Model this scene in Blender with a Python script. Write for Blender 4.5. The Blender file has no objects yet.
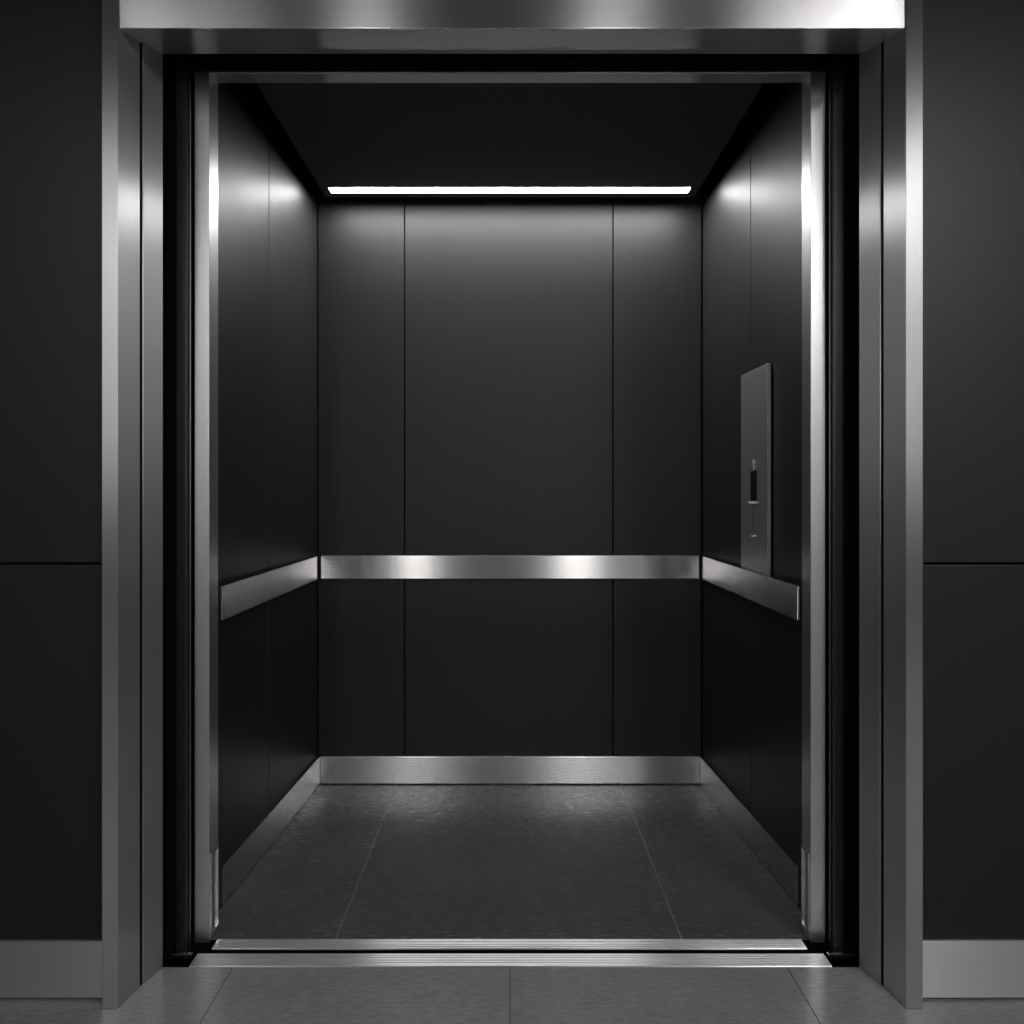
import bpy, bmesh, math, random
from mathutils import Vector
random.seed(3)
S = bpy.context.scene
C = S.collection
# ---------------------------------------------------------------- camera (metres; car lies towards +Y)
EYE = 1.169
cam = bpy.data.cameras.new('camera'); co = bpy.data.objects.new('camera', cam); C.objects.link(co)
co.location = (0, 0, EYE); co.rotation_euler = (math.radians(90), 0, 0)
cam.sensor_width = 36; cam.lens = 36*1000/1024
cam.shift_x = 2/1024; cam.shift_y = -14/1024
cam.clip_start = 0.05
S.camera = co
# ---------------------------------------------------------------- world, exposure
w = bpy.data.worlds.new('world'); S.world = w; w.use_nodes = True
w.node_tree.nodes['Background'].inputs[0].default_value = (0, 0, 0, 1)
vs = S.view_settings
vs.view_transform = 'Standard'; vs.look = 'None'; vs.gamma = 1; vs.use_curve_mapping = False
vs.exposure = 0.0
STRIP = 64.0      # car ceiling light
LOBBY_H = 2.95
# unseen ceiling line lights, added for the steel to reflect: (x, y0, y1, width, radiance)
ADDED_LINES = [(-1.9, -3.9, -0.5, 0.10, 28.0), (1.9, -3.9, -0.5, 0.22, 56.0)]
# made-up lights on the far lobby wall, added to streak the rails: (x0, x1, z0, z1, radiance)
ADDED_UPRIGHTS = [(-1.30, -1.02, 1.35, 2.85, 13.0), (0.62, 1.02, 1.35, 2.85, 11.0)]

# ---------------------------------------------------------------- materials
def nt(name):
    m = bpy.data.materials.new(name); m.use_nodes = True
    t = m.node_tree; return m, t, t.nodes['Principled BSDF']
def noise_ramp(t, scale, lo, hi, nscale=1.0, detail=4, rough=0.6, a=0.3, b=0.7):
    tc = t.nodes.new('ShaderNodeTexCoord'); mp = t.nodes.new('ShaderNodeMapping')
    mp.inputs['Scale'].default_value = scale
    n = t.nodes.new('ShaderNodeTexNoise'); n.inputs['Scale'].default_value = nscale
    n.inputs['Detail'].default_value = detail; n.inputs['Roughness'].default_value = rough
    r = t.nodes.new('ShaderNodeMapRange')
    r.inputs['From Min'].default_value = a; r.inputs['From Max'].default_value = b
    r.inputs['To Min'].default_value = lo; r.inputs['To Max'].default_value = hi
    t.links.new(tc.outputs['Object'], mp.inputs[0]); t.links.new(mp.outputs[0], n.inputs[0])
    t.links.new(n.outputs[0], r.inputs[0])
    return n, r
def steel(name, axis, col=0.62, rough=0.30, aniso=0.75, bump=0.0):
    m, t, p = nt(name)
    sc = {'x': (0.5, 170, 170), 'y': (2, 0.5, 170), 'z': (260, 260, 1.2)}[axis]
    n, r = noise_ramp(t, sc, rough*0.97, rough*1.03)
    t.links.new(r.outputs[0], p.inputs['Roughness'])
    n2, r2 = noise_ramp(t, sc, col*0.97, col*1.02)
    cb = t.nodes.new('ShaderNodeCombineColor')
    w_ = t.nodes.new('ShaderNodeMath'); w_.operation = 'MULTIPLY'; w_.inputs[1].default_value = 0.985
    t.links.new(r2.outputs[0], cb.inputs[0]); t.links.new(r2.outputs[0], w_.inputs[0])
    t.links.new(w_.outputs[0], cb.inputs[1]); t.links.new(w_.outputs[0], cb.inputs[2])
    t.links.new(cb.outputs[0], p.inputs['Base Color'])
    p.inputs['Metallic'].default_value = 1
    p.inputs['Anisotropic'].default_value = aniso
    tg = t.nodes.new('ShaderNodeTangent'); tg.direction_type = 'UV_MAP'; tg.uv_map = 'uv'
    t.links.new(tg.outputs[0], p.inputs['Tangent'])
    return m
def plain(name, col, rough=0.5, metal=0.0, spec=0.5):
    m, t, p = nt(name)
    p.inputs['Base Color'].default_value = (*col, 1); p.inputs['Roughness'].default_value = rough
    p.inputs['Metallic'].default_value = metal; p.inputs['Specular IOR Level'].default_value = spec
    return m
def panel_mat(name, col, rough, aniso=0.5, metal=0.0, spec=0.5, axis='z'):
    m, t, p = nt(name)
    sc = (300, 300, 2.0) if axis == 'z' else (2, 300, 300)
    n, r = noise_ramp(t, sc, 0.80, 1.20)
    mx = t.nodes.new('ShaderNodeVectorMath'); mx.operation = 'SCALE'
    mx.inputs[0].default_value = col; t.links.new(r.outputs[0], mx.inputs['Scale'])
    t.links.new(mx.outputs[0], p.inputs['Base Color'])
    n2, r2 = noise_ramp(t, (1.5, 1.5, 1.5), rough*0.95, rough*1.05)
    t.links.new(r2.outputs[0], p.inputs['Roughness'])
    p.inputs['Metallic'].default_value = metal; p.inputs['Specular IOR Level'].default_value = spec
    p.inputs['Anisotropic'].default_value = aniso
    tg = t.nodes.new('ShaderNodeTangent'); tg.direction_type = 'UV_MAP'; tg.uv_map = 'uv'
    t.links.new(tg.outputs[0], p.inputs['Tangent'])
    return m
def tile_mat(name, base, rough):
    m, t, p = nt(name)
    n, r = noise_ramp(t, (30, 110, 30), 0.78, 1.22, 1.0, 10, 0.8, 0.37, 0.63)
    n2, r2 = noise_ramp(t, (3, 3, 3), 0.90, 1.12, 1.0, 5, 0.6)
    mu = t.nodes.new('ShaderNodeMath'); mu.operation = 'MULTIPLY'
    t.links.new(r.outputs[0], mu.inputs[0]); t.links.new(r2.outputs[0], mu.inputs[1])
    mx = t.nodes.new('ShaderNodeVectorMath'); mx.operation = 'SCALE'
    mx.inputs[0].default_value = base; t.links.new(mu.outputs[0], mx.inputs['Scale'])
    t.links.new(mx.outputs[0], p.inputs['Base Color'])
    n3, r3 = noise_ramp(t, (20, 90, 20), rough*0.97, rough*1.03, 1.0, 6, 0.6)
    t.links.new(r3.outputs[0], p.inputs['Roughness'])
    return m
def emit(name, col, k):
    m, t, p = nt(name)
    p.inputs['Base Color'].default_value = (0.8, 0.8, 0.8, 1)
    p.inputs['Emission Color'].default_value = (*col, 1); p.inputs['Emission Strength'].default_value = k
    return m
SX = steel('brushed steel lengthwise', 'x', col=0.66, rough=0.22, aniso=1.0)
SY = steel('brushed steel side', 'y', col=0.66, rough=0.24, aniso=1.0)
SS = steel('brushed steel sill', 'x', col=0.72, rough=0.33, aniso=1.0)
SH = steel('brushed steel header', 'x', col=0.62, rough=0.32, aniso=0.9)
SJ = steel('brushed steel reveal', 'z', col=0.70, rough=0.42, aniso=1.0)
SP = steel('brushed steel post', 'z', col=0.68, rough=0.37, aniso=0.5)
SB = steel('brushed steel baseboard', 'x', col=0.72, rough=0.24, aniso=0.95)
MARK = plain('pale marking', (0.7, 0.7, 0.7), 0.35)
SZ = steel("brushed steel upright", "z", rough=0.34, aniso=0.5)
POL = plain('bright steel edge', (0.75, 0.74, 0.73), 0.16, 1.0)
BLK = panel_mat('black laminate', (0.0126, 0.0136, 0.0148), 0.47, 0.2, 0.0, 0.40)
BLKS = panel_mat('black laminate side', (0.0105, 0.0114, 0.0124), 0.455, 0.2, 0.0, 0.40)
LOBW = panel_mat('charcoal lobby panel', (0.0090, 0.0102, 0.0114), 0.42, 0.3, 0.0, 0.5)
DOORM = plain('black door enamel', (0.012, 0.012, 0.013), 0.30, 0.0, 0.5)
SHAFT = plain('matt black', (0.004, 0.004, 0.004), 0.8, 0.0, 0.1)
CEIL = plain('charcoal ceiling', (0.050, 0.054, 0.056), 0.6)
TILE_L = tile_mat('lobby tile', (0.25, 0.25, 0.248), 0.23)
TILE_C = tile_mat('car tile', (0.075, 0.075, 0.074), 0.27)
GROUT = plain('grout', (0.22, 0.22, 0.22), 0.6)
GLASS = plain('black glass', (0.004, 0.004, 0.004), 0.08)
LIT = emit('car light diffuser', (0.985, 0.99, 1.0), STRIP)
LOBC = plain('lobby ceiling paint', (0.10, 0.10, 0.10), 0.8)
LOBB = plain('lobby wall paint', (0.08, 0.08, 0.08), 0.6)

# ---------------------------------------------------------------- mesh helpers
def hexa(bm, v):
    """v: 8 corners, 0-3 bottom ring (ccw from above), 4-7 top ring"""
    vs_ = [bm.verts.new(p) for p in v]
    for f in ((3,2,1,0),(4,5,6,7),(0,1,5,4),(1,2,6,5),(2,3,7,6),(3,0,4,7)):
        bm.faces.new([vs_[i] for i in f])
def box(bm, x0, x1, y0, y1, z0, z1):
    hexa(bm, [(x0,y0,z0),(x1,y0,z0),(x1,y1,z0),(x0,y1,z0),(x0,y0,z1),(x1,y0,z1),(x1,y1,z1),(x0,y1,z1)])
def prism(bm, poly, z0, z1):
    """poly: xy outline (ccw), extruded from z0 to z1"""
    a = [bm.verts.new((x, y, z0)) for x, y in poly]; b = [bm.verts.new((x, y, z1)) for x, y in poly]
    n = len(poly)
    bm.faces.new(a[::-1]); bm.faces.new(b)
    for i in range(n): bm.faces.new((a[i], a[(i+1) % n], b[(i+1) % n], b[i]))
def sweep_x(bm, prof, x0, x1):
    """prof: (y, z) outline swept along x"""
    a = [bm.verts.new((x0, y, z)) for y, z in prof]; b = [bm.verts.new((x1, y, z)) for y, z in prof]
    n = len(prof)
    bm.faces.new(a[::-1]); bm.faces.new(b)
    for i in range(n): bm.faces.new((a[i], a[(i+1) % n], b[(i+1) % n], b[i]))
def cyl(bm, p0, p1, r, seg=24):
    p0, p1 = Vector(p0), Vector(p1); d = (p1-p0).normalized()
    u = d.orthogonal().normalized(); v = d.cross(u)
    a = [bm.verts.new(p0+r*(math.cos(t)*u+math.sin(t)*v)) for t in [2*math.pi*i/seg for i in range(seg)]]
    b = [bm.verts.new(q.co+(p1-p0)) for q in a]
    bm.faces.new(a[::-1]); bm.faces.new(b)
    for i in range(seg): bm.faces.new((a[i], a[(i+1) % seg], b[(i+1) % seg], b[i]))
def make(name, bm, mat, parent=None, brush=None, bevel=0.0, seg=2):
    bmesh.ops.recalc_face_normals(bm, faces=bm.faces)
    if bevel:
        bmesh.ops.bevel(bm, geom=[e for e in bm.edges if e.is_manifold and e.calc_face_angle(0) > 0.5], offset=bevel,
                        segments=seg, profile=0.6, affect='EDGES', clamp_overlap=True)
    uv = bm.loops.layers.uv.new('uv')
    d = {'x': Vector((1,0,0)), 'y': Vector((0,1,0)), 'z': Vector((0,0,1))}[brush or 'z']
    bm.normal_update()
    for f in bm.faces:
        n = f.normal; dd = d - n*d.dot(n)
        if dd.length < 0.2: dd = n.orthogonal()
        dd.normalize(); t = n.cross(dd)
        for l in f.loops: l[uv].uv = (l.vert.co.dot(t), l.vert.co.dot(dd))
    me = bpy.data.meshes.new(name); bm.to_mesh(me); bm.free()
    me.materials.append(mat)
    o = bpy.data.objects.new(name, me); C.objects.link(o)
    if parent:
        o.parent = parent; o.matrix_parent_inverse = parent.matrix_world.inverted()
        o.location = -Vector(parent.location) if parent.type == 'EMPTY' else (0, 0, 0)
        o.matrix_parent_inverse.identity()
    return o
def boxo(name, b, mat, parent=None, brush=None, bevel=0.0, seg=2):
    bm = bmesh.new(); box(bm, *b); return make(name, bm, mat, parent, brush, bevel, seg)
def struct(o): o['kind'] = 'structure'; return o
def thing(name, label, cat, loc, group=None):
    o = bpy.data.objects.new(name, None); C.objects.link(o); o.location = loc
    o.empty_display_size = 0.1
    o['label'] = label; o['category'] = cat
    if group: o['group'] = group
    return o

# ---------------------------------------------------------------- car shell (x half width at depth y)
YB = 4.088                                   # face of the car's rear wall
def wx(y): return 0.787 + (YB-y)*0.0293      # side walls open slightly towards the door
YF = 2.72
TOP = 2.47
# floors
def floor_tiles(bm, xs, ys, z1, gap=0.0012):
    for i in range(len(xs)-1):
        for j in range(len(ys)-1):
            box(bm, xs[i]+gap, xs[i+1]-gap, ys[j]+gap, ys[j+1]-gap, z1-0.02, z1)
bm = bmesh.new(); floor_tiles(bm, [-0.86, -0.462, 0.455, 0.86], [2.647, 4.12], 0.0, 0.0016)
f = struct(make('floor', bm, TILE_C, None, 'x'))
bm = bmesh.new(); box(bm, -0.86, 0.86, 2.647, 4.12, -0.04, -0.0205); box(bm, -0.86, 0.86, 2.647, 4.12, -0.0205, -0.0008)
g = make('grout', bm, GROUT, f)
bm = bmesh.new(); floor_tiles(bm, [-3.5, -2.07, -1.38, -0.69, 0.0, 0.69, 1.38, 2.07, 3.5], [-4.2, -1.5, 2.4925], 0.0)
lf = struct(make('floor', bm, TILE_L, None, 'x'))
boxo('grout', (-3.5, 3.5, -4.2, 2.4925, -0.04, -0.0008), plain('dark grout', (0.03, 0.03, 0.03), 0.7), lf)
struct(boxo('shade_apron_1', (-0.86, 0.86, 2.6461, 2.6469, -0.12, -0.0005), SHAFT))  # thin black sheet added so the gap below the posts looks dark
# rear wall of the car
wb = struct(boxo('wall_back', (-0.95, 0.95, YB+0.014, YB+0.06, -0.04, TOP), SHAFT))
for a, b in ((-0.784, -0.4335), (-0.4285, 0.4185), (0.4235, 0.782)):
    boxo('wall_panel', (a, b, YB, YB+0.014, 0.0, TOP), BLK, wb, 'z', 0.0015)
# side walls
def side_wall(s, name, seam):
    bm = bmesh.new()
    A = [(s*(wx(YF)+0.016), YF-0.01), (s*(wx(YF)+0.06), YF-0.01), (s*(wx(YB)+0.06), YB+0.014), (s*(wx(YB)+0.016), YB+0.014)]
    prism(bm, A, -0.04, TOP)
    w_ = struct(make(name, bm, SHAFT))
    for y0, y1 in ((YF-0.01, seam-0.0025), (seam+0.0025, YB-0.004)):
        bm = bmesh.new()
        prism(bm, [(s*wx(y0), y0), (s*(wx(y0)+0.016), y0), (s*(wx(y1)+0.016), y1), (s*wx(y1), y1)], 0.0, TOP)
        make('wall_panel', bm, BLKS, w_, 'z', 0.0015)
    return w_
side_wall(-1, 'wall_left', 3.355)
side_wall(1, 'wall_right', 3.36)
# car ceiling: shaft lid above, dropped panel with a shadow gap all round
struct(boxo('ceiling', (-0.95, 0.95, 2.60, YB+0.06, TOP, TOP+0.03), SHAFT))
LY0, LY1 = 3.862, 3.934
CH = 2.370
bm = bmesh.new()
LXa, LXb = -0.706, 0.702
box(bm, -0.735, 0.735, 2.70, LY0, CH, CH+0.02)
box(bm, -0.735, 0.735, LY1, 3.995, CH, CH+0.02)
box(bm, -0.735, LXa, LY0, LY1, CH, CH+0.02); box(bm, LXb, 0.735, LY0, LY1, CH, CH+0.02)
struct(make('ceiling', bm, CEIL))
# light
t = thing('ceiling_light', 'long slim white line light recessed in the black car ceiling along the rear wall', 'light', (0, 3.9, CH))
bm = bmesh.new()
e = 0.004
box(bm, LXa, LXb, LY0, LY0+e, CH-0.001, CH+0.03); box(bm, LXa, LXb, LY1-e, LY1, CH-0.001, CH+0.03)
box(bm, LXa, LXa+e, LY0+e, LY1-e, CH-0.001, CH+0.03); box(bm, LXb-e, LXb, LY0+e, LY1-e, CH-0.001, CH+0.03)
box(bm, LXa, LXb, LY0, LY1, CH+0.0301, CH+0.034)
make('frame', bm, DOORM, t)
boxo('diffuser', (LXa+e, LXb-e, LY0+e, LY1-e, CH-0.0012, CH+0.02), LIT, t)
# baseboards of the car
BH = 0.115
struct(boxo('baseboard_back', (-0.775, 0.775, YB-0.012, YB-0.0005, 0.004, BH), SB, None, 'x', 0.0025))
for s, nm in ((-1, 'baseboard_left'), (1, 'baseboard_right')):
    bm = bmesh.new(); y0, y1 = 2.858, YB-0.014
    k = 0.013
    prism(bm, [(s*(wx(y0)-k+0.012), y0), (s*(wx(y0)-0.0005), y0), (s*(wx(y1)-0.0005), y1), (s*(wx(y1)-k), y1)], 0.004, BH)
    struct(make(nm, bm, SY, None, 'y', 0.003))

# ---------------------------------------------------------------- handrails
R0, R1 = 0.842, 0.936
def bracket(bm, p0, p1): cyl(bm, p0, p1, 0.009, 20)
t = thing('handrail', 'flat brushed steel handrail running across the rear wall of the car', 'handrail', (0, YB, R0), 'handrails of the elevator car')
boxo('rail', (-0.766, 0.766, YB-0.036, YB-0.028, R0, R1), SX, t, 'x', 0.0012)
for x in (-0.55, 0.0, 0.55):
    bm = bmesh.new(); bracket(bm, (x, YB-0.028, 0.889), (x, YB, 0.889)); make('bracket', bm, DOORM, t)
for s, lb in ((-1, 'flat brushed steel handrail on the left side wall of the car'),
              (1, 'flat brushed steel handrail on the right side wall, below the control panel')):
    t = thing('handrail', lb, 'handrail', (s*0.80, 3.4, R0), 'handrails of the elevator car')
    ya, yb_ = 2.735, YB-0.040
    xa, xb = s*0.786, s*0.7735
    th = s*0.008; dr = 0.008
    bm = bmesh.new()
    hexa(bm, [(xa,ya,R0-dr),(xa+th,ya,R0-dr),(xb+th,yb_,R0),(xb,yb_,R0),(xa,ya,R1-dr),(xa+th,ya,R1-dr),(xb+th,yb_,R1),(xb,yb_,R1)])
    make('rail', bm, SY, t, 'y', 0.0012)
    for y in (2.95, 3.50, 3.88):
        fr = (y-ya)/(yb_-ya); xr = xa+(xb-xa)*fr+th*0.9
        bm = bmesh.new(); bracket(bm, (xr, y, 0.887), (s*(wx(y)+0.001), y, 0.887)); make('bracket', bm, DOORM, t)

# ---------------------------------------------------------------- control panel
t = thing('control_panel', 'tall dark brushed steel control panel on the right side wall, standing behind the handrail', 'control panel', (0.80, 3.26, 0.90))
PLM = steel('dark brushed steel', 'z', col=0.62, rough=0.42, aniso=0.2)
def pbox(name, d0, d1, y0, y1, z0, z1, mat, brush=None, bevel=0.0):
    """box on the right wall, d0..d1 = distance out from the wall face"""
    bm = bmesh.new()
    prism(bm, [(wx(y0)-d1, y0), (wx(y0)-d0, y0), (wx(y1)-d0, y1), (wx(y1)-d1, y1)], z0, z1)
    return make(name, bm, mat, t, brush, bevel)
pbox('faceplate', 0.005, 0.016, 3.106, 3.422, 0.895, 1.588, PLM, 'z', 0.0008)
pbox('housing', 0.0005, 0.005, 3.13, 3.40, 0.91, 1.57, SHAFT)
pbox('display', 0.016, 0.0175, 3.224, 3.296, 1.160, 1.257, GLASS)
pbox('display_ledge', 0.016, 0.022, 3.214, 3.306, 1.150, 1.1575, MARK, None, 0.001)
bm = bmesh.new(); xk = wx(3.254)-0.016
cyl(bm, (xk-0.004, 3.254, 1.284), (xk, 3.254, 1.284), 0.009); box(bm, xk-0.003, xk, 3.248, 3.260, 1.261, 1.281)
make('key_switch', bm, MARK, t)
pbox('card_slot', 0.016, 0.0172, 3.248, 3.259, 1.058, 1.140, plain('grey slot', (0.25, 0.25, 0.25), 0.35, 1.0))
pbox('slot_ledge', 0.016, 0.021, 3.232, 3.276, 1.042, 1.0485, MARK, None, 0.001)

# ---------------------------------------------------------------- car door frame (steel portal)
t = thing('car_door_frame', 'slim brushed steel portal framing the open front of the elevator car', 'door frame', (0, 2.62, 0))
CB = 0.0
for s in (-1, 1):
    xi = s*0.788
    bm = bmesh.new(); x0, x1 = sorted((xi, s*0.827)); box(bm, x0, x1, 2.621, 2.668, 0.002, 2.322)
    po = make('post', bm, SP, t, 'z', 0.002, 3)
    bm = bmesh.new(); x0, x1 = sorted((s*0.790, s*0.827)); box(bm, x0, x1, 2.6695, 2.708, 0.002, 2.322)
    make('return_strip', bm, SP, t, 'z', 0.0015)
    bm = bmesh.new()
    for a in ((2.632, 2.636, 0.02, 0.232), (2.692, 2.696, 0.02, 0.232), (2.636, 2.692, 0.02, 0.024), (2.636, 2.692, 0.228, 0.232)):
        x0, x1 = sorted((xi-s*0.003, xi+s*0.004)); box(bm, x0, x1, *a)
    make('guard_plate', bm, POL, t)
bm = bmesh.new(); sweep_x(bm, [(2.621, 2.2815), (2.706, 2.2915), (2.706, 2.322), (2.621, 2.322)], -0.7875, 0.7875); make('header', bm, SH, t, 'x', 0.002)
boxo('header_cover', (-0.95, 0.95, 2.622, 2.70, 2.3225, 2.47), DOORM, t)
boxo('header_cover', (-0.95, 0.95, 2.606, 2.6205, 2.286, 2.46), SHAFT, t)
boxo('header_track', (-0.80, 0.80, 2.596, 2.6055, 2.303, 2.309), DOORM, t, None, 0.001)

# ---------------------------------------------------------------- landing doors (open, slid into the wall)
for s, nm in ((-1, 'door_1'), (1, 'door_2')):
    d = struct(boxo(nm, tuple(sorted((s*1.30, s*0.861)))+(2.585, 2.603, -0.006, 2.33), SHAFT))
    x0, x1 = sorted((s*0.861, s*0.831)); boxo('door_edge', (x0, x1, 2.573, 2.604, -0.006, 2.33), DOORM, d, 'z', 0.004, 3)
    x0, x1 = sorted((s*0.8305, s*0.828)); boxo('door_seal', (x0, x1, 2.585, 2.597, -0.004, 2.33), DOORM, d, 'z', 0.002)
    x0, x1 = sorted((s*0.88, s*0.81)); boxo('guide_shoe', (x0, x1, 2.545, 2.556, -0.004, 0.008), POL, d, None, 0.001)

# ---------------------------------------------------------------- sills
def sill(name, label, x0a, x0b, y0, y1, grooves, z=0.002):
    t = thing(name, label, 'sill', (0, y0, 0), 'door sills')
    # profile with grooves cut along the length
    prof = [(y0, z-0.0035), (y0+0.004, z-0.006), (y1, z-0.006), (y1, z)]
    for a, b in grooves[::-1]:
        prof += [(b, z), (b, z-0.004), (a, z-0.004), (a, z)]
    prof += [(y0+0.0015, z), (y0, z-0.0015)]
    bm = bmesh.new(); sweep_x(bm, prof, x0a, x0b)
    make('grooved_plate', bm, SS, t, 'x')
    boxo('support', (x0a+0.01, x0b-0.01, y0+0.006, y1-0.002, -0.044, z-0.0062), SHAFT, t)
    return t
sill('landing_sill', 'grooved steel sill strip nearest the lobby floor', -0.800, 0.803, 2.4935, 2.562,
     [(2.512, 2.515), (2.524, 2.527), (2.538, 2.541), (2.550, 2.553)])
sill('car_sill', 'grooved steel sill strip at the edge of the car floor, behind the dark gap', -0.773, 0.770, 2.592, 2.646,
     [(2.600, 2.604), (2.613, 2.616), (2.628, 2.631)])

# ---------------------------------------------------------------- lobby door surround
t = thing('elevator_door_frame', 'wide brushed steel surround standing on the lobby floor around the elevator opening', 'door frame', (0, 2.29, 0))
FT = 2.56
JZ = 0.0
def jamb(s, xo, xf, xg, xr):
    # front section: front face plus deep reveal
    bm = bmesh.new()
    P = [(s*xo, 2.288), (s*xf, 2.288), (s*(xg), 2.394), (s*(xg+0.02), 2.394), (s*(xf+0.02), 2.335), (s*xo, 2.335)]
    prism(bm, P, JZ, FT); make('jamb', bm, SJ, t, 'z', 0.0018)
    bm = bmesh.new()
    P = [(s*(xg-0.003), 2.408), (s*xr, 2.4925), (s*(xr+0.06), 2.4925), (s*(xg+0.06), 2.408)]
    prism(bm, P, JZ, FT-0.01); make('inner_jamb', bm, SJ, t, 'z', 0.0018)
    boxo('gap_shade_strip', tuple(sorted((s*(xg-0.001), s*(xg+0.10))))+(2.396, 2.4075, JZ, FT-0.01), SHAFT, t)  # matt black strip filling the groove in place of its shade
jamb(-1, 0.934, 0.897, 0.886, 0.865)
jamb(1, 0.945, 0.906, 0.894, 0.870)
bm = bmesh.new()
HB = 2.2445
sweep_x(bm, [(2.290, HB), (2.290, FT), (2.302, FT), (2.302, HB+0.002)][::-1], -0.8955, 0.9045)
make('header', bm, SX, t, 'x', 0.0015)
bm = bmesh.new()
sweep_x(bm, [(2.3022, HB+0.002), (2.3022, FT-0.01), (2.4925, FT-0.01), (2.4925, HB+0.0315)][::-1], -0.8955, 0.9045)
make('header_soffit', bm, SH, t, 'x', 0.001)

# ---------------------------------------------------------------- lobby front walls
def lobby_wall(s, name, xe):
    w_ = struct(boxo(name, tuple(sorted((s*xe, s*3.5)))+(2.352, 2.40, -0.02, LOBBY_H+0.02), SHAFT))
    for z0, z1 in ((0.003, 1.0125), (1.0185, 2.62), (2.626, LOBBY_H)):
        x0, x1 = sorted((s*xe, s*3.5)); boxo('wall_panel', (x0, x1, 2.337, 2.352, z0, z1), LOBW, w_, 'z', 0.0015)
    x0, x1 = sorted((s*(xe+0.0), s*3.5))
    bo = struct(boxo('baseboard_front_'+('left' if s < 0 else 'right'), (x0, x1, 2.327, 2.3365, 0.006, 0.137), steel('satin steel '+name, 'x', col=0.7, rough=0.45, aniso=0.8), None, 'x', 0.001))
lobby_wall(-1, 'wall_front_left', 0.936)
lobby_wall(1, 'wall_front_right', 0.947)
struct(boxo('wall_front_top', (-0.935, 0.946, 2.34, 2.40, FT+0.001, LOBBY_H+0.02), LOBW, None, 'z'))
# shaft lining behind the surround (keeps the gap beside the doors dark)
for s, nm in ((-1, 'wall_shaft_left'), (1, 'wall_shaft_right')):
    x0, x1 = sorted((s*1.31, s*1.36)); struct(boxo(nm, (x0, x1, 2.40, 4.2, -0.1, 2.9), SHAFT))
struct(boxo('wall_shaft_bottom', (-1.36, 1.36, 2.4926, 2.646, -0.12, -0.045), SHAFT))

# ---------------------------------------------------------------- lobby behind the camera
struct(boxo('wall_lobby_left', (-3.55, -3.5, -4.2, 2.40, 0, LOBBY_H+0.02), LOBB))
struct(boxo('wall_lobby_right', (3.5, 3.55, -4.2, 2.40, 0, LOBBY_H+0.02), LOBB))
struct(boxo('wall_lobby_back', (-3.5, 3.5, -4.25, -4.2, 0, LOBBY_H+0.02), LOBB))
struct(boxo('ceiling', (-3.55, 3.55, -4.2, 2.40, LOBBY_H+0.021, LOBBY_H+0.05), LOBC))
for i, (x, y0, y1, wd, k) in enumerate(ADDED_LINES):
    t = thing('added_line_light', 'unseen line light added on the lobby ceiling, %s of the doorway' % ('left' if x < 0 else 'right'), 'light', (x, (y0+y1)/2, LOBBY_H+0.02), 'added lobby line lights')
    bm = bmesh.new(); box(bm, x-wd/2-0.01, x+wd/2+0.01, y0-0.01, y1+0.01, LOBBY_H, LOBBY_H+0.02); make('housing', bm, DOORM, t)
    boxo('diffuser', (x-wd/2, x+wd/2, y0, y1, LOBBY_H-0.012, LOBBY_H-0.0005), emit('added line light diffuser', (1.0, 0.99, 0.985), k), t)
for x0, x1, z0, z1, k in ADDED_UPRIGHTS:
    t = thing('added_upright_light', 'unseen upright light added on the far lobby wall, %s of the doorway' % ('left' if x0 < 0 else 'right'), 'light', ((x0+x1)/2, -4.2, z0), 'added lobby wall lights')
    boxo('housing', (x0-0.015, x1+0.015, -4.199, -4.16, z0-0.015, z1+0.015), DOORM, t, None, 0.003)
    boxo('diffuser', (x0, x1, -4.1595, -4.15, z0, z1), emit('added upright light diffuser', (1.0, 0.985, 0.97), k), t)
